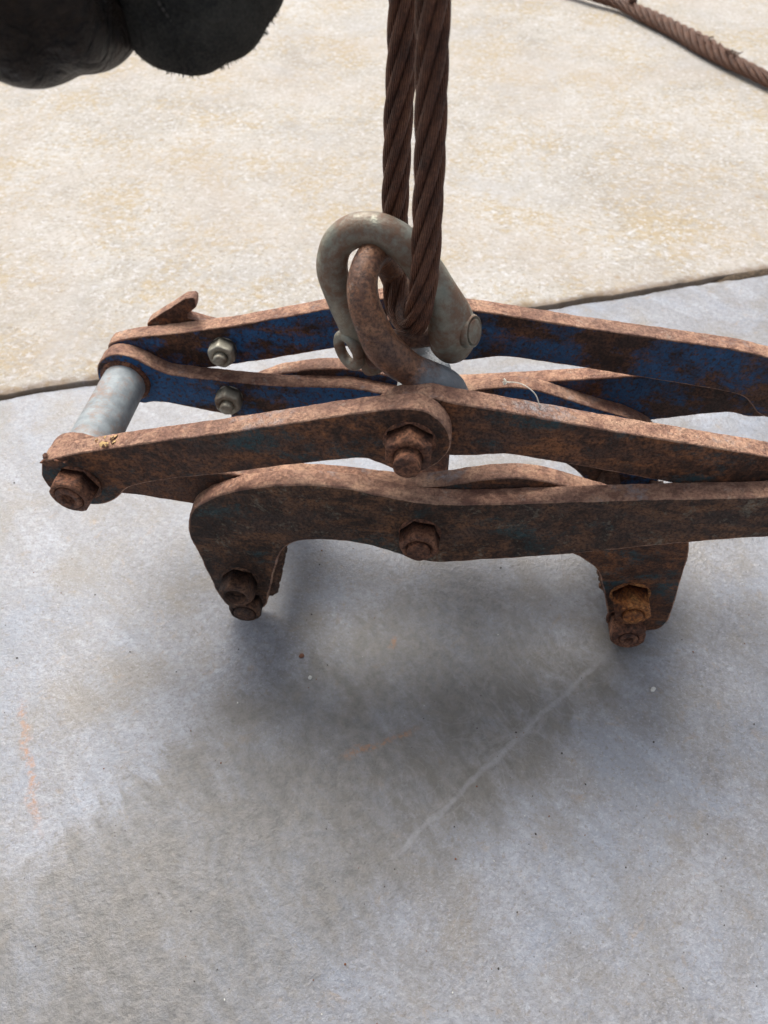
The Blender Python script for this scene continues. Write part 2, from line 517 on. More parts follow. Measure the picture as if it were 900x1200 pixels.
        col = t.mix(sp, col, (0.06, 0.05, 0.045))
        t.link(t.ramp(med, [(0.35, 0.36), (0.65, 0.52)]), b.inputs['Roughness'])
        b.inputs['Specular IOR Level'].default_value = 0.75
        h = t.math('ADD', t.math('MULTIPLY', t.noise(280, 4, 0.6), 0.6), t.math('MULTIPLY', grit, 0.35))
        h = t.math('ADD', h, t.math('MULTIPLY', t.noise(60, 3, 0.5), 0.45))
        t.bump(b, h, 0.0013, 1.0)
    else:
        f = t.math('ADD', t.math('MULTIPLY', big, 0.35), t.math('ADD', t.math('MULTIPLY', med, 0.3), t.math('MULTIPLY', fin, 0.35)))
        col = t.ramp(f, [(0.40, (0.345, 0.315, 0.272)), (0.5, (0.455, 0.428, 0.385)), (0.6, (0.55, 0.532, 0.50))])
        yl = t.math('ADD', t.math('MULTIPLY', t.noise(85, 7, 0.75, 0.3, off(5, 5)), 0.6), t.math('MULTIPLY', t.noise(9, 4, 0.6, 0, off(2, 7)), 0.4))
        col = t.mix(t.ramp(yl, [(0.49, 0.0), (0.58, 0.75)]), col, (0.43, 0.335, 0.195))
        col = t.mix(t.ramp(t.noise(125, 6, 0.75, 0.2, off(8, 1, 3)), [(0.53, 0.0), (0.61, 0.8)]), col, (0.62, 0.62, 0.63))
        col = t.mix(t.ramp(t.noise(200, 6, 0.75, 0.2, off(3, 6, 3)), [(0.54, 0.0), (0.62, 0.75)]), col, (0.29, 0.25, 0.195))
        col = t.mix(t.ramp(t.noise(4, 6, 0.65, 0.6, off(1, 2, 5)), [(0.45, 0.0), (0.68, 0.5)]), col, (0.455, 0.40, 0.345))
        col = t.mix(t.ramp(t.noise(6, 7, 0.7, 0.8, off(7, 3, 5)), [(0.52, 0.0), (0.66, 0.45)]), col, (0.42, 0.41, 0.40))
        sp = t.ramp(t.voro(26), [(0.05, 1.0), (0.14, 0.0)])
        sp = t.math('MULTIPLY', sp, t.ramp(t.noise(9, 2, 0.5, 0, off(1, 4)), [(0.52, 0.0), (0.6, 0.7)]))
        col = t.mix(sp, col, (0.34, 0.25, 0.15))
        # earth brown stain along the broken edge of the joint
        dj = t.sep(t.mapping(t.mapping(P, loc=(0.201, -0.231, 0)), rot=(0, 0, R(-20.12))))
        dd = t.math('ADD', dj[1], t.math('MULTIPLY', t.math('SUBTRACT', t.noise(40, 6, 0.65), 0.5), 0.03))
        col = t.mix(t.math('MULTIPLY', t.math('SUBTRACT', 1.0, t.smooth(dd, 0.0, 0.016)), 0.75), col, (0.2, 0.135, 0.085))
        b.inputs['Roughness'].default_value = 0.8
        b.inputs['Specular IOR Level'].default_value = 0.3
        h = t.math('ADD', t.math('MULTIPLY', t.noise(120, 6, 0.65, 0.4), 1.0), t.math('MULTIPLY', t.noise(40, 4, 0.6), 0.5))
        h = t.math('ADD', h, t.math('MULTIPLY', grit, 0.2))
        t.bump(b, h, 0.0018, 1.0)
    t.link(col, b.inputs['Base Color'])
    return m

JO = Vector((-0.201, 0.231))
JD = Vector((554, 203)).normalized()
JN = Vector((-JD.y, JD.x))
def slab(name, prof, mat, rag, seed):
    ss = [-5, -3, -1.5] + [-0.7 + i * 0.005 for i in range(int(2.4 / 0.005))] + [2.5, 4, 6]
    bm = bmesh.new()
    rows = []
    for s in ss:
        row = []
        for k, (n, z, e) in enumerate(prof):
            j = e * (noise.noise(Vector((s * 14, seed, 0))) * rag + noise.noise(Vector((s * 70, seed + 5, k * 0.3))) * rag * 0.6 + noise.noise(Vector((s * 240, seed + 9, k * 0.5))) * rag * 0.25)
            q = JO + JD * s + JN * (n + j)
            row.append(bm.verts.new((q.x, q.y, z + 0.0006 * e * noise.noise(Vector((s * 60, seed + 3, k))))))
        rows.append(row)
    for a, b_ in zip(rows[:-1], rows[1:]):
        for k in range(len(prof) - 1):
            bm.faces.new((a[k], b_[k], b_[k + 1], a[k + 1]))
    bmesh.ops.recalc_face_normals(bm, faces=bm.faces)
    if sum(f.normal.z * f.calc_area() for f in bm.faces) < 0:
        bmesh.ops.reverse_faces(bm, faces=bm.faces)
    me = bpy.data.meshes.new(name)
    bm.to_mesh(me)
    bm.free()
    for p in me.polygons:
        p.use_smooth = True
    o = linked(name, me, mat)
    return tag(o, kind='structure')

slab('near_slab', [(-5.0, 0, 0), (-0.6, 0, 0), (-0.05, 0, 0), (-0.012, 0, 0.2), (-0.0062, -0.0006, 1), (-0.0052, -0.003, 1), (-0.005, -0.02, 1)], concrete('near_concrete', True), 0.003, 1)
slab('far_slab', [(0.0008, -0.02, 1), (0.001, -0.0012, 1), (0.0014, 0.0004, 1), (0.0024, 0.0008, 1), (0.012, 0.001, 0.4), (0.06, 0.001, 0), (0.6, 0.001, 0), (6.0, 0.001, 0)], concrete('far_concrete', False), 0.0035, 4)

# earth packed in the joint: deep and dark in the middle, filled nearly flush at both ends
def joint():
    m, nt, b = mat_new('joint_earth')
    t = NT(nt)
    t.link(t.ramp(t.noise(220, 8, 0.7), [(0.35, (0.035, 0.024, 0.016)), (0.58, (0.12, 0.083, 0.05)), (0.75, (0.3, 0.22, 0.14))]), b.inputs['Base Color'])
    b.inputs['Roughness'].default_value = 0.95
    t.bump(b, t.noise(420, 6, 0.7), 0.003)
    bm = bmesh.new()
    prev = None
    for i in range(320):
        s = -0.7 + i * 0.0075
        fill = min(1, max(0, (s - 0.76) / 0.05)) * 0.0135 + min(1, max(0, (0.14 - s) / 0.1)) * 0.008
        row = []
        for n in (-0.014, -0.007, -0.003, 0.001, 0.008):
            z = -0.0125 + fill + noise.noise(Vector((s * 40, n * 300, 2))) * 0.0016 - (0.004 if abs(n + 0.003) > 0.008 else 0)
            q = JO + JD * s + JN * n
            row.append(bm.verts.new((q.x, q.y, z)))
        if prev:
            for k in range(4):
                bm.faces.new((prev[k], row[k], row[k + 1], prev[k + 1]))
        prev = row
    tag(from_bm('joint_earth', bm, m, None, True), kind='structure')
joint()

# ------------------------------------------------------------------ the clamp
clamp = thing('lifting_clamp', 'rusty scissor lifting clamp of flat steel bars with traces of blue paint', 'lifting clamp')
T = 13.0
YF1, YF2, YB1, YB2 = 0.0, 13.5, 111.5, 125.0

LEFT_LINK = [(-14.7, 17.8), (-10.7, 24.3), (1.8, 29), (14.9, 33.8), (35.9, 39.8), (74.3, 50.4), (91.4, 54.5), (143.2, 68.7), (180.9, 79.5), (205, 85.1), (219.7, 86.2), (229.2, 82), (235.7, 74), (239, 63.8), (237.8, 54.8), (232.5, 45.1), (224.8, 38.8), (215.3, 36.2), (204.7, 38.9), (196.1, 42.8), (185, 44.6), (144.9, 35.3), (103.1, 23.8), (66.7, 15.0), (45, 7.6), (35.8, 2.6), (28.3, -6), (18.2, -13.2), (5.5, -15.4), (-8, -11), (-15.5, -2), (-17.5, 8)]
RIGHT_LINK = [(192, 60), (193.5, 68), (202, 77), (212, 82), (223.7, 83.5), (242.9, 80), (271.7, 76), (320.5, 68.2), (369.3, 61.5), (419.2, 54.4), (450, 48), (466, 46), (482, 40), (490, 24), (484, 4), (468, -3), (455, 0), (447, 8), (440, 14), (425, 18.5), (400, 23), (369.3, 28), (327.4, 35), (296.5, 39.5), (276, 42.4), (263, 41.5), (250, 39), (235, 38), (220, 38), (205, 42), (195, 50)]
HOOK_ARM = [(68.5, -45), (68.3, -37), (70.6, -26), (74.6, -15.8), (81.3, -7.4), (92.9, 1.3), (109, 9.5), (119.7, 12.9), (136.8, 17), (157.6, 19.1), (180.2, 18), (200.6, 13.5), (225, 9.8), (253.7, 11.2), (312.7, 19.8), (368.7, 28.4), (423.2, 35.6), (450, 44), (466, 46), (480, 42), (489, 30), (490, 18), (484, 6), (472, -1), (455, -3), (436.2, -1), (380.6, -14.7), (322.2, -32), (262, -46.5), (240, -51.3), (224, -50), (205, -43), (182.9, -36.4), (160, -35.7), (145, -38.8), (135.5, -45), (130, -54), (126, -66), (121, -84), (113.6, -115), (109, -126), (100, -132), (89.2, -132.6), (82, -128), (78, -119), (75.5, -106), (73.5, -88), (71.3, -65)]
INNER_ARM = [(-22, 2), (-17.5, 15), (-7, 23.5), (4, 24.5), (15, 20.5), (25, 14.5), (38, 11), (75, 10), (112, 8.5), (146.7, 9.8), (168, 10.2), (200.4, 8), (217, 8), (232.2, 10.5), (247.7, 15), (263, 20), (281, 22.8), (299, 21.5), (318, 16), (343.4, 8), (368, 1), (386, -9), (397, -22), (402.5, -38), (405, -55), (407.5, -75), (411, -105), (412, -124), (407, -135), (395, -138), (380, -136.5), (371.5, -130), (362.8, -104), (355, -81), (348.5, -66), (339.5, -56), (328, -48.6), (312, -43), (295, -39), (277, -39.5), (258, -43), (243, -48), (225, -50), (205, -47), (140, -36), (71, -24), (24, -18), (5, -21), (-12, -17), (-20, -8)]

def shift(outline, f):
    out = []
    for x, z in outline:
        d = f(x)
        if z < -60:
            d *= max(0.0, (z + 139) / 79)
        out.append((x, z + d))
    return out
def lerp(x, x0, a, x1, b_):
    k = min(1, max(0, (x - x0) / (x1 - x0)))
    return a + (b_ - a) * k

FM = [M['rust_face'], M['rust_edge']]
plate('link_bar', LEFT_LINK, YF1, T, FM, clamp)
plate('link_bar', RIGHT_LINK, YF2, T, FM, clamp)
plate('jaw_arm', HOOK_ARM, YF1, T, [M['rust_hook'], M['rust_edge']], clamp, rag=0.3, bev=1.3)
plate('jaw_arm', INNER_ARM, YF2, T, FM, clamp)
o = plate('link_bar', shift(LEFT_LINK, lambda x: lerp(x, 0, -6, 60, -12.5)), YB2, T, [M['rust_blue'], M['rust_edge']], clamp)
o['label'] = 'rear left link bar with blue paint on its inner face'
o = plate('link_bar', shift(RIGHT_LINK, lambda x: lerp(x, 230, -7, 430, 0)), YB1, T, [M['rust_blue_worn'], M['rust_edge']], clamp)
o['label'] = 'rear right link bar with worn dark blue paint'
o = plate('jaw_arm', shift(HOOK_ARM, lambda x: -12), YB2, T, [M['rust_blue_worn'], M['rust_edge']], clamp)
o['label'] = 'rear outer jaw arm in worn dark blue paint'
o = plate('jaw_arm', shift(INNER_ARM, lambda x: lerp(x, 0, -5, 60, -9) if x < 200 else -12), YB1, T, [M['rust_blue'], M['rust_edge']], clamp)
o['label'] = 'rear inner jaw arm with bright blue paint by the left pivot'

# tubes on the pivot pins between the two frames
def spacer(a, b_, r, mat):
    bm = bmesh.new()
    a, b_ = Vector(a), Vector(b_)
    L = (b_ - a).length
    lathe(bm, a, b_ - a, [(0, r - 1.0), (0.6, r), (L - 0.6, r), (L, r - 1.0)], 40)
    return from_bm('spacer_tube', bm, mat, clamp, True, True)
spacer((2, 26.7, 146), (-1, 111.3, 136.5), 15.5, M['galv_tube'])
spacer((221, 26.7, ZG + 38), (219, 111.3, ZG + 36), 17, M['galv_clean'])
spacer((227, 26.7, ZG - 22), (229, 111.3, ZG - 33), 13, M['rust_bolt'])
spacer((482, 26.7, ZG + 22), (484, 111.3, ZG + 16), 13, M['galv_tube'])
# weld or rust collar where the left tube meets the blue arm
bm = bmesh.new()
lathe(bm, (-0.9, 107.5, 137), (-3, 84.6, -9.5), [(0, 15.6), (1.4, 17.8), (3.7, 18.6)], 40)
roughen(bm, 0.6, 0.3)
from_bm('collar', bm, M['rust_bolt'], clamp)

# bolts: > nut, end
def bolt(x, z, y, af, h, shank, proud, mat, rot=0.0, tilt=(0, 0), flange=0.0, endmat=None, hole=False):
    o = Vector((x, y, z + ZG))
    ax = Vector((tilt[0], -1, tilt[1]))
    bm = bmesh.new()
    ci = af * 0.5 / math.cos(math.pi / 6)
    rb = ci + 0.5 if not endmat else ci - 1.0
    lathe(bm, o + ax * -1, ax, [(0, rb), (1.3, rb), (1.9, rb - 0.6)], 36)
    roughen(bm, 0.5, 0.25)
    root = from_bm('bolt', bm, mat, clamp)
    bm = bmesh.new()
    lathe(bm, o + ax * 0.8, ax, [(0, ci), (h * 0.8, ci), (h * 0.93, af * 0.535), (h, af * 0.47), (h - 0.2, shank * 0.5 + 0.8), (h - (7 if proud < 0 else 2.5), shank * 0.5 + 0.4)], 36, af * 0.5, rot)
    roughen(bm, 0.22, 0.3)
    nut = from_bm('nut', bm, mat, root, True, True)
    if proud > 0:
        bm = bmesh.new()
        pr = [(0, shank / 2)]
        d = 0.0
        while d + 2 < h + proud - 1:
            pr += [(d + 0.7, shank / 2 - 0.55), (d + 1.6, shank / 2)]
            d += 2.0
        pr += [(h + proud - 0.8, shank / 2 - 0.1), (h + proud, shank / 2 - 1.2)]
        if hole:
            pr += [(h + proud - 0.1, shank * 0.27), (h + proud - 5, shank * 0.22)]
        lathe(bm, o + ax * 0.8, ax, pr, 28)
        roughen(bm, 0.3, 0.4)
        from_bm('shank', bm, endmat or mat, root, True)
    return root

bolt(215.7, 61.5, YF1, 25.5, 12.5, 15.5, 8.5, M['rust_bolt'], rot=0.0)
bolt(224.5, -20.5, YF1, 23, 13, 15, 4.0, M['rust_bolt'], rot=0.32)
bolt(6, 6, YF1, 25, 13, 18, 1.2, M['rust_bolt'], rot=0.5, tilt=(-0.12, 0), hole=True)
b0 = bolt(466, 21, YF1, 25, 13, 18, 2, M['rust_bolt'], rot=0.2)
bolt(97, -88, YF1, 22, 16, 14, -2.5, M['rust_dark_bolt'], rot=0.25, hole=True)
bolt(98.5, -115, YF1, 21.5, 12, 16, 1.5, M['rust_dark_bolt'], rot=0.1)
b1 = bolt(377, -91, YF2, 24, 17, 14, 2.5, M['rust_orange'], rot=0.3)
b1['label'] = 'bright orange rusted bolt'
b2 = bolt(381, -122, YF2, 23.5, 18, 13, 1.5, M['rust_bolt'], rot=0.05, tilt=(0, 0.06), hole=True)
# two small plated lock nuts on the blue bars
for (x, z, y) in ((74, 20.5, YB2), (76.5, -13, YB1)):
    r_ = bolt(x, z, y, 17.5, 11, 9.5, 5, M['galv_nut'], rot=0.1, endmat=M['galv_nut'])
    r_['label'] = 'small plated lock nut with its bolt end showing'

# jaw pads with rows of pointed teeth on their gripping side
def pad(outline, face, y0, y1, mat):
    """outline in (x, z); face: the two corners whose side carries the teeth"""
    root = plate('jaw_pad', outline, y0, y1 - y0, [mat, mat], clamp, rag=0.3, bev=1.0, step=1.5, sharp=True)
    a, b_ = (Vector((q[0], 0, q[1] + ZG)) for q in face)
    d = b_ - a
    nz, ny = max(2, int(d.length / 6)), int((y1 - y0) / 6)
    out = Vector((d.z, 0, -d.x)).normalized()
    cen = Vector((sum(q[0] for q in outline) / len(outline), 0, sum(q[1] for q in outline) / len(outline) + ZG))
    if out.dot((a + b_) / 2 - cen) < 0:
        out = -out
    bm = bmesh.new()
    hd, hy = d / nz * 0.46, (y1 - y0) / ny * 0.46
    for i in range(ny):
        for k in range(nz):
            c = a + d * ((k + 0.5) / nz) + Vector((0, y0 + (i + 0.5) * (y1 - y0) / ny, 0))
            r = random.uniform(0.25, 0.5)
            lift = out * random.uniform(2.2, 3.4)
            q = ((-1, -1), (1, -1), (1, 1), (-1, 1))
            base = [bm.verts.new((c - out * 0.4 + hd * u + Vector((0, hy * w, 0))) / 1000) for u, w in q]
            top = [bm.verts.new((c + lift + hd * u * r + Vector((0, hy * w * r, 0))) / 1000) for u, w in q]
            for n in range(4):
                bm.faces.new((base[n], base[(n + 1) % 4], top[(n + 1) % 4], top[n]))
            bm.faces.new(top)
    tag(from_bm('teeth', bm, mat, root, False), kind='stuff')
pad([(110, -114), (118, -113), (127, -64), (124, -56), (116, -60)], ((118, -112), (127, -64)), 3, 110, M['rust_dark_bolt'])
pad([(358, -74), (361, -62), (372, -62), (380, -112), (364, -112)], ((357, -75), (363, -110)), 27.5, 110, M['rust_dark_bolt'])
pad([(398, -118), (409, -116), (411, -80), (409, -72), (398, -72)], ((409, -116), (411, -82)), 27.5, 110, M['rust_dark_bolt'])

# notched catch behind the rear left bar
plate('catch', [(14, 24), (14.5, 27), (17, 29.5), (47.5, 50.5), (53.5, 51.5), (55, 49.5), (54, 43.5), (47, 37), (46.5, 34), (52, 32.5), (68, 28), (68, 4), (34, 4), (34, 25)], 139, 9, [M['rust_face'], M['rust_edge']], clamp, rag=0.12, bev=0.5, step=0.6, sharp=True)

# loose scale flaking off the left end of the front bar
def scale_flakes():
    bm = bmesh.new()
    for k in range(26):
        if k < 15:
            c = Vector((random.gauss(36, 4), random.uniform(0, 9), ZG + 40.5))
        else:
            c = Vector((random.uniform(-12, 8), random.uniform(-0.5, 3), ZG + 27 + random.uniform(-4, 2)))
        r = random.uniform(1.2, 3.0)
        mtx = Matrix.Translation(c / 1000) @ Matrix.Rotation(random.uniform(0, 6.3), 4, 'Z') @ Matrix.Rotation(random.uniform(-0.7, 0.7), 4, 'X') @ Matrix.Diagonal((1, random.uniform(0.4, 0.9), random.uniform(0.2, 0.4), 1))
        f0 = len(bm.faces)
        bmesh.ops.create_icosphere(bm, subdivisions=1, radius=r / 1000, matrix=mtx)
        bm.faces.ensure_lookup_table()
        for f in bm.faces[f0:]:
            f.material_index = 1 if (k < 15 and random.random() < 0.45) else 0
    roughen(bm, 0.8, 0.5)
    m, nt, b = mat_new('yellow_scale')
    b.inputs['Base Color'].default_value = (0.6, 0.4, 0.17, 1)
    b.inputs['Roughness'].default_value = 0.8
    tag(from_bm('rust_scale', bm, [M['rust_bolt'], m], clamp, False), kind='stuff')
scale_flakes()

# ------------------------------------------------------------------ shackles
gs = thing('bow_shackle', 'grey galvanised bow shackle fallen over sideways with a rope loop through it', 'shackle', (0, 0, 0))
tube_obj('bow', [(190, 64, 203, 8.5), (186.1, 63, 213.1, 8.8), (180.2, 63, 225.5, 8.8), (171.4, 64, 249.2, 8.9), (166.2, 66, 266.5, 8.9), (168.4, 68, 280.8, 8.9), (177.8, 69, 289.6, 9.0), (191.8, 68, 291.4, 9.4), (206.8, 65, 285.2, 9.6), (218.0, 62, 273.2, 10.0), (227.0, 60, 259.4, 10.8), (232.4, 60, 248, 12.4), (235.2, 60, 238, 14.2), (235.4, 60.5, 229, 14.0), (233.2, 61, 221, 11.0), (231, 61.5, 216, 4.5)], M['galv_bow'], gs, lump=0.3)
# right ear thickens outward, with the pin end let into it
bm = bmesh.new()
PA = Vector((0.86, -0.42, 0.28)).normalized()
lathe(bm, (235.2, 60, 236), PA, [(8, 10), (13.2, 9.8), (14.8, 9.0), (15, 8.5), (13.8, 8.2), (13.8, 0.5)], 44)
ear = from_bm('ear', bm, M['galv_bow'], gs, True, True)
bm = bmesh.new()
lathe(bm, (235.2, 60, 236), PA, [(9, 7.2), (15.0, 7.2), (15.5, 6.6), (15.6, 0.5)], 40)
pin = from_bm('pin', bm, M['galv_bow'], gs, True, True)
tube_obj('pin_shaft', [(178, 62, 219, 6.5), (205, 61, 226, 6.5), (234, 60, 234, 6.5)], M['rust_link'], pin)
# left ear and the flat eye of the screw pin
bm = bmesh.new()
lathe(bm, (191, 63, 216), (0.93, -0.1, 0.25), [(-5, 7), (-4, 11.5), (5, 12.5), (8, 9)], 32)
roughen(bm, 0.4, 0.12)
from_bm('ear', bm, M['rust_link'], gs)
bm = bmesh.new()
ring = []
cc, ex, ez = Vector((174.6, 58, 218.2)), Vector((0.75, -0.65, 0.12)).normalized(), Vector((-0.15, 0.05, 1)).normalized()
ring = [cc + ex * (math.cos(a) * 8.6) + ez * (math.sin(a) * 10.2) for a in [2 * math.pi * k / 40 for k in range(41)]]
sweep(bm, ring, 3.4, 14, False)
bmesh.ops.remove_doubles(bm, verts=bm.verts, dist=0.00005)
from_bm('pin_eye', bm, M['galv_bow'], pin)

es = thing('lifting_eye', 'brown rusted steel eye rising from the top pivot through the grey shackle', 'lifting eye', (0, 0, 0))
tube_obj('loop', [(236, 46, 194, 14.00), (233, 42, 203, 14.00), (228.5, 38, 211.5, 13.00), (222, 35, 219, 11.30), (214, 33, 226.5, 9.57), (206, 31.5, 234, 9.94), (199, 31, 242, 10.12), (194.6, 32, 249.1, 9.75), (188, 36, 264.1, 8.83), (185.5, 45, 275, 8.19), (188.2, 58, 280.5, 7.91), (193.5, 70, 276.5, 7.91), (199, 82, 256, 7.91), (207, 88, 228, 8.10), (216, 86, 210, 9.00), (222, 78, 202, 9.00), (228, 66, 200, 9.00), (231, 56, 201, 8.00)], M['eye'], es, lump=0.35, n=12)

# ------------------------------------------------------------------ wire ropes
def rope(root, ctrl, Rr, pitch, nstr, mat, sub=3, phase=0.0, prof=None, core=True, seg=10, n=14):
    cp = [Vector(c) for c in catmull([tuple(c) for c in ctrl], n)]
    # even spacing
    pts = [cp[0]]
    acc = 0.0
    for a, b_ in zip(cp[:-1], cp[1:]):
        d = (b_ - a).length
        while acc + d >= sub:
            k = (sub - acc) / d
            a = a + (b_ - a) * k
            pts.append(a)
            d = (b_ - a).length
            acc = 0.0
        acc += d
    fr = frames(pts)
    N = len(pts)
    rs = Rr * math.sin(math.pi / nstr) / (1 + math.sin(math.pi / nstr))
    for s in range(nstr):
        cl, rad = [], []
        for i, (p, (t, u, w)) in enumerate(zip(pts, fr)):
            k = prof(i / (N - 1)) if prof else 1.0
            a = phase + 2 * math.pi * s / nstr + 2 * math.pi * i * sub / pitch
            jit = 1 + 0.05 * noise.noise(Vector((i * sub * 0.02, s * 7.1, Rr)))
            cl.append(p + (u * math.cos(a) + w * math.sin(a)) * ((Rr - rs) * k * jit))
            rad.append(rs * 0.98 * k)
        bm = bmesh.new()
        sweep(bm, cl, rad, seg, True)
        from_bm('strand', bm, mat, root)
    if core:
        bm = bmesh.new()
        sweep(bm, pts, [Rr * 0.55 * (prof(i / (N - 1)) if prof else 1.0) for i in range(N)], 8, True)
        from_bm('core', bm, mat, root)

sl = thing('wire_rope_sling', 'dark rusted wire rope hanging down as two legs and looped through the grey shackle', 'wire rope')
rope(sl, [(95, 70, 560), (150, 66, 548), (192, 60, 515), (211, 56, 470), (216.0, 53, 430), (216.6, 50, 400), (217.6, 47, 370), (218.4, 44, 340), (218.7, 41, 310), (218.6, 39.5, 285), (216.6, 40, 264), (213.6, 46, 249), (208.4, 57, 242), (203.0, 70, 243), (200.2, 79, 254), (199.4, 84, 272), (199.4, 88, 300), (200.0, 92, 338), (201.2, 96, 373), (201, 99, 407), (196, 98, 440), (188, 92, 480), (165, 86, 515), (130, 84, 535), (95, 82, 545)], 7.7, 118, 6, M['rope'], phase=0.6)

gr = thing('ground_wire_rope', 'lighter rusted wire rope lying across the pale slab in the far right corner', 'wire rope')
ZS = 1.0
rope(gr, [(250, 1580, 18 + ZS), (330, 1528, 18 + ZS), (423, 1473, 16 + ZS), (470, 1432, 15 + ZS), (520, 1392, 13.5 + ZS), (560, 1335, 13.5 + ZS), (596, 1278, 13.5 + ZS), (635, 1203, 14 + ZS), (672, 1130, 14 + ZS), (700, 1085, 13.5 + ZS), (735, 1034, 13 + ZS), (790, 960, 13 + ZS), (850, 890, 13 + ZS)], 13.0, 120, 6, M['rope_far'], sub=4, prof=lambda t: 0.74 + 0.30 / (1 + math.exp(-(t - 0.40) / 0.02)) + 0.14 * math.exp(-((t - 0.60) / 0.05) ** 2) - 0.2 / (1 + math.exp(-(t - 0.69) / 0.02)), seg=10)
rope(gr, [(838, 904, 11 + ZS), (930, 800, 10.5 + ZS), (1050, 700, 10.5 + ZS), (1220, 640, 10.5 + ZS), (1420, 660, 10.5 + ZS)], 10.4, 100, 6, M['rope_far'], sub=4, phase=0.2, seg=8)
rope(gr, [(540, 1365, 26 + ZS), (538, 1410, 22 + ZS), (536, 1470, 18 + ZS), (540, 1560, 15 + ZS), (560, 1680, 14 + ZS)], 9.0, 95, 6, M['rope_far'], sub=4, phase=0.4, seg=8)
bm = bmesh.new()
for k in range(34):     # broken wire ends where the tail is tucked in
    s = random.random()
    base = Vector((640, 1190, 24)).lerp(Vector((682, 1110, 24)), s) + Vector((random.uniform(-9, 9), random.uniform(-9, 9), random.uniform(-2, 4)))
    d = Vector((random.uniform(-1, 1), random.uniform(-1, 1), random.uniform(0.0, 0.9))).normalized()
    sweep(bm, [base, base + d * 5, base + d * 10 + Vector((0, 0, -1.5))], [0.9, 0.8, 0.5], 5)
tag(from_bm('broken_wires', bm, M['rope'], gr), kind='stuff')

# ------------------------------------------------------------------ gloved hand at the top left
def glove_mat(name, c1, c2, rough, sheen=0.0, bscale=300):
    m, nt, b = mat_new(name)
    t = NT(nt)
    t.link(t.ramp(t.math('ADD', t.math('MULTIPLY', t.noise(30, 6, 0.6, 0.3), 0.6), t.math('MULTIPLY', t.noise(bscale, 5, 0.7), 0.4)), [(0.4, c1), (0.66, c2)]), b.inputs['Base Color'])
    b.inputs['Roughness'].default_value = rough
    b.inputs['Specular IOR Level'].default_value = 0.25
    wr = t.math('ABSOLUTE', t.math('SUBTRACT', t.noise(42, 5, 0.6, 1.4), 0.5))
    t.bump(b, t.math('ADD', t.noise(bscale * 2, 5, 0.7), t.math('MULTIPLY', t.ramp(wr, [(0.0, 0.0), (0.12, 1.0)]), 2.2)), 0.0022)
    return m
M['glove'] = glove_mat('glove', (0.008, 0.0075, 0.0075), (0.06, 0.038, 0.025), 0.42)
M['glove_thread'] = glove_mat('glove_thread', (0.12, 0.11, 0.1), (0.2, 0.18, 0.16), 0.9)
M['suede'] = glove_mat('suede', (0.035, 0.034, 0.031), (0.13, 0.12, 0.1), 0.95, bscale=900)

def blob(bm, ctrl, seg=20, n=6):
    """rounded capsule chain"""
    cp = catmull(ctrl, n)
    pts = [Vector(c[:3]) for c in cp]
    rad = [c[3] for c in cp]
    d0, d1 = (pts[0] - pts[1]).normalized(), (pts[-1] - pts[-2]).normalized()
    P, Q = [], []
    for k in range(6, 0, -1):
        a = k / 6 * math.pi / 2
        P.append(pts[0] + d0 * (rad[0] * math.sin(a))); Q.append(max(0.2, rad[0] * math.cos(a)))
    P += pts; Q += rad
    for k in range(1, 7):
        a = k / 6 * math.pi / 2
        P.append(pts[-1] + d1 * (rad[-1] * math.sin(a))); Q.append(max(0.2, rad[-1] * math.cos(a)))
    sweep(bm, P, Q, seg)

hand = thing('gloved_hand', 'hand in a black work glove reaching in at the top left corner', 'hand')
bm = bmesh.new()
# fingers folded down: each hangs from the knuckles, bends and tucks back under the palm
blob(bm, [(75, 52, 470, 17), (71, 12, 468, 17), (71, -19, 445, 18), (71, -23, 414.5, 17.5), (77, 2, 404, 15), (84, 26, 414, 14)])
blob(bm, [(100, 56, 474, 17.5), (93, 18, 472, 17.5), (86.5, -12, 448, 17.5), (86.5, -17, 419, 17), (90, 8, 405, 15), (96, 30, 414, 14)])
blob(bm, [(44, 50, 462, 16), (42, 14, 460, 16), (45, -16, 442, 17), (49, -20, 413, 16.5), (52, 6, 404, 14), (56, 28, 414, 13)])
blob(bm, [(124, 62, 478, 17), (120, 42, 484, 17), (114, 24, 478, 16), (110, 20, 468, 14), (108, 34, 460, 13), (108, 46, 460, 13)])
# palm, wrist, forearm leaving the frame to the upper left
blob(bm, [(112, 66, 490, 24), (90, 66, 486, 27), (64, 64, 478, 26), (46, 62, 470, 22)])
blob(bm, [(86, 70, 480, 27), (60, 72, 510, 27), (20, 66, 540, 29), (-60, 40, 590, 36), (-170, 0, 640, 42)])
gl = from_bm('glove', bm, M['glove'], hand)
rm = gl.modifiers.new('remesh', 'REMESH'); rm.mode = 'VOXEL'; rm.voxel_size = 0.0022; rm.use_smooth_shade = True
sm = gl.modifiers.new('smooth', 'SMOOTH'); sm.iterations = 6; sm.factor = 0.5

bm = bmesh.new()
TH = [Vector((116, 19, 406)), Vector((122, 23, 405.5)), Vector((132, 29, 409)), Vector((140, 34, 417))]
TR = [19.5, 21.5, 22, 21]
for (p, r) in zip(TH, TR):
    blob(bm, [(p.x - 12, 66, 474, 20), (p.x - 2, p.y + 24, 452, 21), (p.x, p.y + 8, 430, r), (p.x, p.y, p.z, r)])
def stitches(path, mat):
    bm = bmesh.new()
    cp = [Vector(c) for c in catmull(path, 12)]
    for a, b_ in zip(cp[:-1:2], cp[1::2]):
        sweep(bm, [a, a.lerp(b_, 0.5) + Vector((0, -0.4, 0)), b_], 0.55, 6)
    tag(from_bm('stitching', bm, mat, gl), kind='stuff')
th = from_bm('thumb_of_glove', bm, M['suede'], gl)
rm = th.modifiers.new('remesh', 'REMESH'); rm.mode = 'VOXEL'; rm.voxel_size = 0.002; rm.use_smooth_shade = True
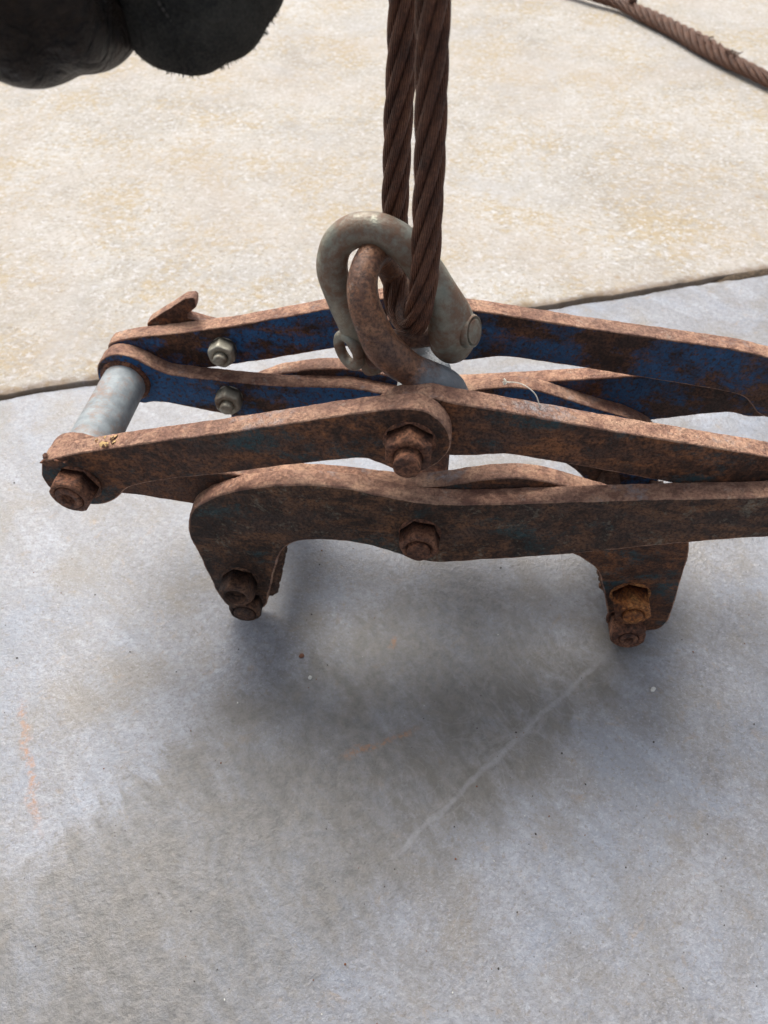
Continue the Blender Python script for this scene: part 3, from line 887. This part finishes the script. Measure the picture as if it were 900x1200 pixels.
sm = th.modifiers.new('smooth', 'SMOOTH'); sm.iterations = 5; sm.factor = 0.5
bm = bmesh.new()
for k in range(2200):
    a = random.uniform(0, 2 * math.pi)
    cx = random.uniform(0, 1)
    q_ = random.randrange(3)
    base = TH[q_].lerp(TH[q_ + 1], cx)
    d = Vector((random.gauss(0, 1), random.gauss(0, 1), random.gauss(-0.9, 0.7))).normalized()
    p = base + d * (TR[q_] + (TR[q_ + 1] - TR[q_]) * cx - 1.2)
    t_ = Vector((random.gauss(0, 0.6), random.gauss(0, 0.6), random.gauss(-0.3, 0.5)))
    q = p + (d * 0.9 + t_).normalized() * random.uniform(0.8, 2.8)
    sweep(bm, [p, p.lerp(q, 0.5) + t_ * 0.4, q], [0.26, 0.2, 0.12], 3)
tag(from_bm('fuzz', bm, M['suede'], gl), kind='stuff')

stitches([(112, 2, 440), (116, 0, 425), (121, 1.5, 412), (127, 5, 402)], M['glove_thread'])

# ------------------------------------------------------------------ small things on the ground and the bars
def simple(name, col, rough=0.7):
    m, nt, b = mat_new(name)
    t = NT(nt)
    t.link(t.mix(t.noise(400, 5, 0.6), tuple(c * 0.7 for c in col), tuple(min(1, c * 1.2) for c in col)), b.inputs['Base Color'])
    b.inputs['Roughness'].default_value = rough
    return m
M['white_chip'] = simple('white_chip', (0.72, 0.71, 0.66))
M['dark_chip'] = simple('dark_chip', (0.05, 0.04, 0.035))
M['rust_chip'] = simple('rust_chip', (0.2, 0.08, 0.04))
M['straw'] = simple('straw', (0.75, 0.7, 0.6))

def chip(x, y, r, mat, zb=0.0, name='stone_chip'):
    bm = bmesh.new()
    bmesh.ops.create_icosphere(bm, subdivisions=2, radius=r / 1000)
    sd_ = random.uniform(0, 99)
    for v in bm.verts:
        v.co += v.co * (0.55 * noise.noise(v.co * (900 / r) + Vector((sd_, 0, 0))))
        v.co.z *= 0.6
    o = from_bm(name, bm, mat, None, False)
    o.location = (x / 1000, y / 1000, (zb + r * 0.4) / 1000)
    return o
tag(chip(151, -47, 1.6, M['white_chip']), 'small white stone chip in the shadow below the left jaw', 'stone chip', 'loose chips on the slab')
tag(chip(400, -34, 1.9, M['white_chip']), 'white stone chip on the slab to the right of the right jaw', 'stone chip', 'loose chips on the slab')
tag(chip(142, -30, 2.0, M['rust_chip'], name='rust_flake'), 'brown rust flake on the slab just below the left jaw bolts', 'rust flake', 'loose chips on the slab')
bm = bmesh.new()
for k in range(260):
    x, y = random.uniform(-150, 520), random.uniform(-300, 240)
    r = random.choice((0.35, 0.4, 0.5, 0.6, 0.8)) / 1000
    mtx = Matrix.Translation((x / 1000, y / 1000, r * 0.4)) @ Matrix.Rotation(random.uniform(0, 6), 4, 'Z') @ Matrix.Diagonal((1, random.uniform(0.5, 1), 0.6, 1))
    f0 = len(bm.faces)
    bmesh.ops.create_icosphere(bm, subdivisions=1, radius=r, matrix=mtx)
    bm.faces.ensure_lookup_table()
    mi = random.choice((0, 0, 0, 1, 1, 2))
    for f in bm.faces[f0:]:
        f.material_index = mi
tag(from_bm('grit', bm, [M['dark_chip'], M['rust_chip'], M['white_chip']], None, False), 'fine loose grit scattered over the grey slab', None, None, 'stuff')
# dry wisp on the front right bar
bm = bmesh.new()
w0 = Vector((286, 24, ZG + 74))
sweep(bm, [Vector(p) for p in catmull([(288, 22, ZG + 73.5), (284, 26, ZG + 80), (276, 30, ZG + 83), (268, 32, ZG + 82)], 6)], 0.35, 6)
for k in range(9):
    d = Vector((random.gauss(-0.4, 1), random.gauss(0, 1), random.gauss(0.2, 1))).normalized()
    p = Vector((268, 32, ZG + 82))
    sweep(bm, [p, p + d * 1.4, p + d * 2.6], [0.45, 0.5, 0.2], 5)
tag(from_bm('grass_wisp', bm, M['straw'], None), 'pale curled wisp of dry grass caught on the right link bar', 'grass wisp')
